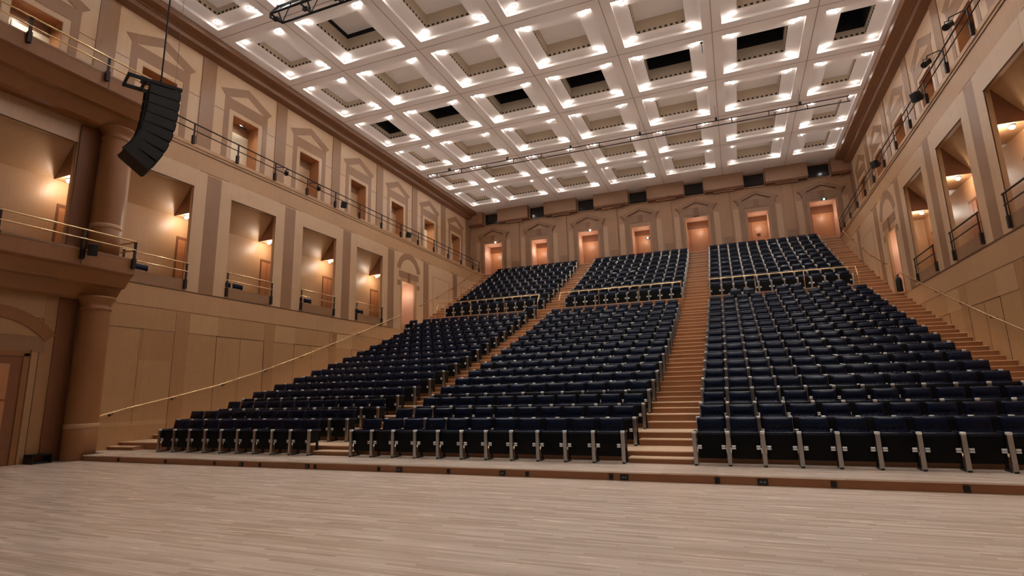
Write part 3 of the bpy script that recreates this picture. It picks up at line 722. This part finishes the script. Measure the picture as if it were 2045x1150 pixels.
# ---------------------------------------------------------------- gallery lamps and furniture
for right in (False, True):
    nm = 'right' if right else 'left'
    for j, cc in enumerate(WINC):
        if cc < 4: continue
        y = cc+1.42; x = XW-.52
        xx = MIR-x if right else x
        t = thing('gallery_lamp', 'bright small downlight behind the %s window bay from the stage, %s wall' % (ORD[max(j-2, 0)] if j > 2 else 'balcony' if j == 2 else 'nearest', nm), 'lamp', (xx, y, 8.53), group='gallery downlights')
        b = MB(); b.lathe([(.06, 0), (.085, -.005), (.085, -.03), (.06, -.03)], (0,0,0), 'grey_metal', 14); b.build('lamp_ring', t)
        b = MB(); b.ball((0,0,-.05), .075, 'warm_bulb', 12, 8); b.build('bulb', t)
        lamp('gallery_light', (-.2 if right else .2, 0, -.26), GALLERY_W, (1, .92, .8), .05, t)
for j, cc in enumerate(WINC):
    if cc < 11: continue
    for q in range(2):
        t = thing('gallery_chair', '%s black chair behind the %s left window bay from the stage' % ('left' if q == 0 else 'right', ORD[j-2]), 'chair', (-18.8, cc-.85+q*.62, 5.4), group='gallery chairs')
        b = MB(); b.rbox((.1, 0, .78), (.05, .52, .2), 'leather', .02); b.build('backrest', t)
        b = MB(); b.rbox((-.1, 0, .45), (.4, .5, .06), 'leather', .02); b.build('seat', t)
        for lx in (-.27, .08):
            for ly in (-.22, .22): b = MB(); b.tube((lx, ly, 0), (lx, ly, .43 if lx < 0 else .7), .013, 'black_metal', 6); b.build('leg', t)
    t = thing('round_stool', 'round black stool with white top behind the %s left window bay from the stage' % ORD[j-2], 'stool', (-18.72, cc+.62, 5.4), group='gallery stools')
    b = MB(); b.lathe([(0, .6), (.24, .6), (.27, .56), (.24, .52), (0, .52)], (0,0,0), 'black_metal', 20); b.build('rim', t)
    b = MB(); b.lathe([(0, .625), (.15, .62), (.17, .6)], (0,0,0), 'white_top', 20); b.build('top', t)
    b = MB(); b.tube((0,0,0), (0,0,.52), .03, 'black_metal'); b.lathe([(0, .03), (.2, .02), (.2, 0)], (0,0,0), 'black_metal', 20); b.build('base', t)

# ---------------------------------------------------------------- rail-mounted fixtures
def spotlight(x, y, z, dx, label):
    t = thing('stage_spotlight', label, 'spotlight', (x, y, z), group='spotlights on the ledge railings')
    s = 1 if dx > 0 else -1
    b = MB(); b.path([(-s*.1, -.02, .02), (-s*.02, .06, .06), (s*.22, .25, .06), (s*.24, .28, -.02)], .018, 'black_metal'); b.build('arm', t)
    b = MB(); b.path([(s*.24-.1, .28, -.2), (s*.24-.1, .28, -.03), (s*.24+.1, .28, -.03), (s*.24+.1, .28, -.2)], .011, 'black_metal'); b.build('yoke', t)
    b = MB(); a = Vector((s*.24-s*.08, .34, -.1)); e = Vector((s*.24+s*.14, .12, -.3)); b.tube(a, e, .075, 'black_metal', 14, .095); b.tube(e, e+(e-a).normalized()*.02, .1, 'black_metal', 14); b.build('housing', t)
    b = MB(); q = a+(a-e).normalized()*.03; b.tube(a, q, .05, 'grey_metal', 12, .03); b.build('rear_cap', t)
def rail_speaker(x, y, z, rz, label):
    t = thing('rail_speaker', label, 'speaker', (x, y, z), rz, 'small black speakers on the railings')
    b = MB(); b.rbox((0, 0, 0), (.24, .26, .34), 'speaker_black', .02, Matrix.Rotation(math.radians(18), 3, 'X')); b.build('cabinet', t)
    b = MB(); b.tube((0, .1, .05), (0, .26, .05), .02, 'black_metal'); b.box(-.05, .05, .24, .27, -.02, .12, 'black_metal'); b.build('bracket', t)
spotlight(XW+.14, 18.3, 11.8, 1, 'black spotlight on the left ledge railing, nearer of two on that wall')
spotlight(XW+.14, 20.45, 11.8, 1, 'black spotlight on the left ledge railing, farther of two on that wall')
rx = MIR-XW
spotlight(rx-.14, 18.4, 12.05, -1, 'black spotlight on the right ledge railing, nearer of two on that wall')
spotlight(rx-.14, 20.5, 12.05, -1, 'black spotlight on the right ledge railing, farther of two on that wall')
rail_speaker(XW+.34, 22.75, 11.4, math.radians(60), 'small black speaker on the left ledge railing, nearer of two on that wall')
rail_speaker(XW+.34, 29.1, 11.4, math.radians(60), 'small black speaker on the left ledge railing, farther of two on that wall')
rail_speaker(rx-.34, 22.42, 11.5, math.radians(-60), 'small black speaker on the right ledge railing, nearer of two on that wall')
rail_speaker(rx-.34, 28.98, 11.5, math.radians(-60), 'small black speaker on the right ledge railing, farther of two on that wall')
rail_speaker(-16.86, 10.12, 5.95, math.radians(60), 'small black speaker hung on the lower left balcony railing')

# ---------------------------------------------------------------- hanging line array
t = thing('line_array_speaker', 'large curved black speaker array hanging at upper left', 'speaker', (-13.85, 9.55, 9.98), math.radians(-24))
ang = 0.0; y = 0.0; z = -.06
sp = [1, 1, 2, 3, 5, 6, 8, 9]
hgt = .285
for i in range(8):
    ang += math.radians(sp[i])
    R = Matrix.Rotation(-ang, 3, 'X')
    cy, cz = y, z
    b = MB()
    pr = [(-.31, -.01), (.40, -.004), (.40, -hgt+.004), (-.31, -hgt+.02)]
    P = [(R @ Vector((0, a, c_))) for a, c_ in pr]
    yz = [(p.y+cy, p.z+cz) for p in P]
    b.prism_x(yz, -.36, .36, 'speaker_black')
    bx = b.build('cabinet', t)
    g = MB(); P = [(R @ Vector((0, a, c_))) for a, c_ in ((.40, -.02), (.425, -.05), (.425, -hgt+.05), (.40, -hgt+.02))]; g.prism_x([(p.y+cy, p.z+cz) for p in P], -.34, .34, 'panel_black'); g.build('grille', bx)
    for xx in (-.3, .3):
        g = MB()
        q = R @ Vector((xx, -.32, -.04)); g.ball((q.x, q.y+cy, q.z+cz), .028, 'grey_metal', 8, 5)
        q1 = R @ Vector((xx, -.32, -.02)); q2 = R @ Vector((xx, -.32, -hgt+.03)); g.tube((q1.x, q1.y+cy, q1.z+cz), (q2.x, q2.y+cy, q2.z+cz), .03, 'black_metal', 8)
        g.build('rigging', bx)
    d_ = R @ Vector((0, .12, -hgt)); y = cy+d_.y-(R @ Vector((0, .12, 0))).y; z = cz+d_.z-(R @ Vector((0, .12, 0))).z
b = MB()
for xx in (-.36, .30): b.box(xx, xx+.06, -.85, .42, -.03, .06, 'black_metal')
for yy in (-.85, -.45, -.1, .38): b.box(-.36, .36, yy, yy+.06, -.02, .05, 'black_metal')
b.box(-.04, .04, -.5, .3, .05, .12, 'black_metal'); b.build('fly_frame', t)
b = MB(); b.tube((0, -.02, .1), (0, -.02, ZC-10.0), .022, 'black_metal', 8); b.tube((0, -.02, .08), (0, -.02, .3), .035, 'black_metal', 8); b.build('hoist_chain', t)
b = MB(); b.tube((.12, .3, .05), (.12, .3, ZC-10.0), .006, 'grey_metal', 6); b.build('safety_cable', t)

# ---------------------------------------------------------------- trusses
t = thing('lighting_truss', 'black triangular truss hanging under the front of the ceiling', 'truss', (0, 0, 0))
zt_, yt = 14.75, 13.35
pts = {'chord': [((-13.9, yt, zt_+.02), (-4, yt, zt_+.02)), ((-13.55, yt-.55, zt_+.25), (-4, yt-.55, zt_+.25)), ((-13.7, yt+.0, zt_-.0), (-13.7, yt, zt_))]}
A_ = lambda x: ((x, yt+.28, zt_), (x, yt-.28, zt_), (x, yt, zt_+.45))
for j in range(3):
    b = MB(); b.tube(A_(-13.75)[j], A_(-4)[j], .042, 'black_metal', 8); b.build('chord', t)
for i in range(7):
    x = -13.75+i*1.3
    b = MB(); p = A_(x); q = A_(x+.65)
    for j in range(3): b.tube(p[j], p[(j+1) % 3], .035, 'black_metal', 8)
    b.tube(p[0], q[2], .018, 'black_metal', 6); b.tube(p[1], q[2], .018, 'black_metal', 6); b.box(x-.1, x+.1, yt-.06, yt+.06, zt_-.08, zt_+.02, 'black_metal'); b.build('frame', t)
b = MB(); b.tube((-14.05, yt, zt_+.12), (-13.75, yt+.28, zt_), .03, 'black_metal', 8); b.tube((-14.05, yt, zt_+.12), (-13.75, yt-.28, zt_), .03, 'black_metal', 8); b.tube((-14.05, yt, zt_+.12), (-13.75, yt, zt_+.45), .03, 'black_metal', 8); b.build('end_frame', t)
for x in (-10.5, -5.2): b = MB(); b.tube((x, yt, zt_+.45), (x, yt, ZC), .012, 'black_metal', 6); b.build('hanging_cable', t)
t = thing('lighting_bar', 'long twin-pipe lighting bar hung across the rear of the ceiling', 'lighting bar')
yl_, zl_ = 29.9, 15.35
for nm, dz, dy in (('upper_pipe', .14, 0), ('lower_pipe', -.14, -.02)):
    b = MB(); b.tube((-17.1, yl_+dy, zl_+dz), (6.45, yl_+dy, zl_+dz), .03, 'bronze', 8); b.build(nm, t)
for x in np.arange(-16.4, 6.5, 1.75): b = MB(); b.box(x-.02, x+.02, yl_-.03, yl_+.02, zl_-.16, zl_+.16, 'bronze'); b.build('rung', t)
for x in np.arange(-15.5, 6.5, 3.96):
    b = MB(); b.box(x-.06, x+.06, yl_-.06, yl_+.06, zl_+.14, zl_+.3, 'black_metal'); b.tube((x, yl_, zl_+.28), (x, yl_, ZC), .008, 'black_metal', 6); b.build('hanger', t)
# spotlights inside the open coffers
for ci, (xc, fh, oh) in enumerate(COLS):
    for q in range(3):
        x = xc-oh*.5+q*oh*.5
        t = thing('recessed_spotlight', 'dim grey spotlight up in the %s dark coffer, %s of three' % (cw[ci], ('left', 'middle', 'right')[q]), 'spotlight', (x, YC0+.1, ZC+1.55), group='spotlights in the dark coffers')
        b = MB(); b.tube((0, 0, 0), (0, -.12, -.25), .11, 'black_metal', 12); b.build('housing', t)
        b = MB(); b.tube((0, -.12, -.25), (0, -.125, -.262), .1, 'grey_metal', 12); b.build('lens', t)
        b = MB(); b.tube((0, .02, 0), (0, .02, .85), .02, 'black_metal', 6); b.build('stem', t)
# small microphones / sensor below ceiling
t = thing('hanging_microphone', 'small dark sensor hanging below the ceiling near the dark coffers', 'microphone', (0.02, 23.65, ZC))
b = MB(); b.tube((0,0,0), (0,0,-.55), .015, 'black_metal', 6); b.build('stem', t); b = MB(); b.rbox((0,0,-.05), (.12,.06,.06), 'black_metal', .01); b.build('head', t)
# emergency lamps above / in the doorways
for k, (dx, z, m, lab) in enumerate(((0.25, 13.74, 'warm_bulb', 'far left'), (None, 0, '', ''), (.2, 13.72, 'warm_bulb', 'third'), (.35, 12.85, 'sign_green', 'centre'), (None, 0, '', ''), (None, 0, '', ''), (.1, 13.76, 'sign_green', 'far right'))):
    if dx is None: continue
    t = thing('exit_lamp', 'small glowing lamp at the %s doorway of the back wall' % lab, 'lamp', (BC[k]+dx, YB-.12 if z > 13 else YB+.9, z), group='doorway lamps')
    b = MB(); b.rbox((0, .02, 0), (.3, .06, .09), 'black_metal', .01); b.build('casing', t)
    b = MB(); b.ball((.0, -.03, 0), .06, m, 10, 6); b.build('lens', t)
# door closers on two doorways
for c_ in (UPC[4],):
    t = thing('door_closer', 'short black bar over the upper left doorway with the pale door', 'door closer', (XU-.2, c_, 13.72))
    b = MB(); b.rbox((0, 0, 0), (.06, .42, .06), 'black_metal', .01); b.build('body', t); b = MB(); b.tube((0, .1, 0), (0, .1, .21), .012, 'black_metal', 6); b.build('arm', t)
t = thing('door_closer', 'short black bar at the head of the fifth back doorway', 'door closer', (BC[4], YB-.08, 13.76)); b = MB(); b.rbox((0,0,0), (.4,.06,.05), 'black_metal', .01); b.build('body', t); b = MB(); b.tube((.05, 0, 0), (.2, -.05, -.02), .012, 'black_metal', 6); b.build('arm', t)
t = thing('wall_sign', 'small brown plate on the door seen through the sixth back doorway', 'sign', (BC[5], YB+1.2, 12.2)); b = MB(); b.box(-.11, .11, -.01, .01, -.09, .09, 'seam'); b.build('plate', t)
# black fire extinguisher beside the right doorway
t = thing('fire_extinguisher', 'black fire extinguisher standing by the right side doorway', 'extinguisher', (6.95, 28.95, 5.57))
b = MB(); b.lathe([(0, 0), (.11, 0), (.12, .03), (.12, .5), (.09, .6), (.04, .65), (0, .66)], (0,0,0), 'black_metal', 18); b.build('cylinder', t)
b = MB(); b.rbox((0, 0, .7), (.05, .05, .08), 'black_metal', .01); b.box(-.02, .02, -.14, .04, .73, .76, 'black_metal'); b.build('valve', t)
b = MB(); b.path([(0, -.03, .7), (-.1, -.14, .68), (-.14, -.16, .4), (-.12, -.14, .15)], .014, 'black_metal'); b.build('hose', t)
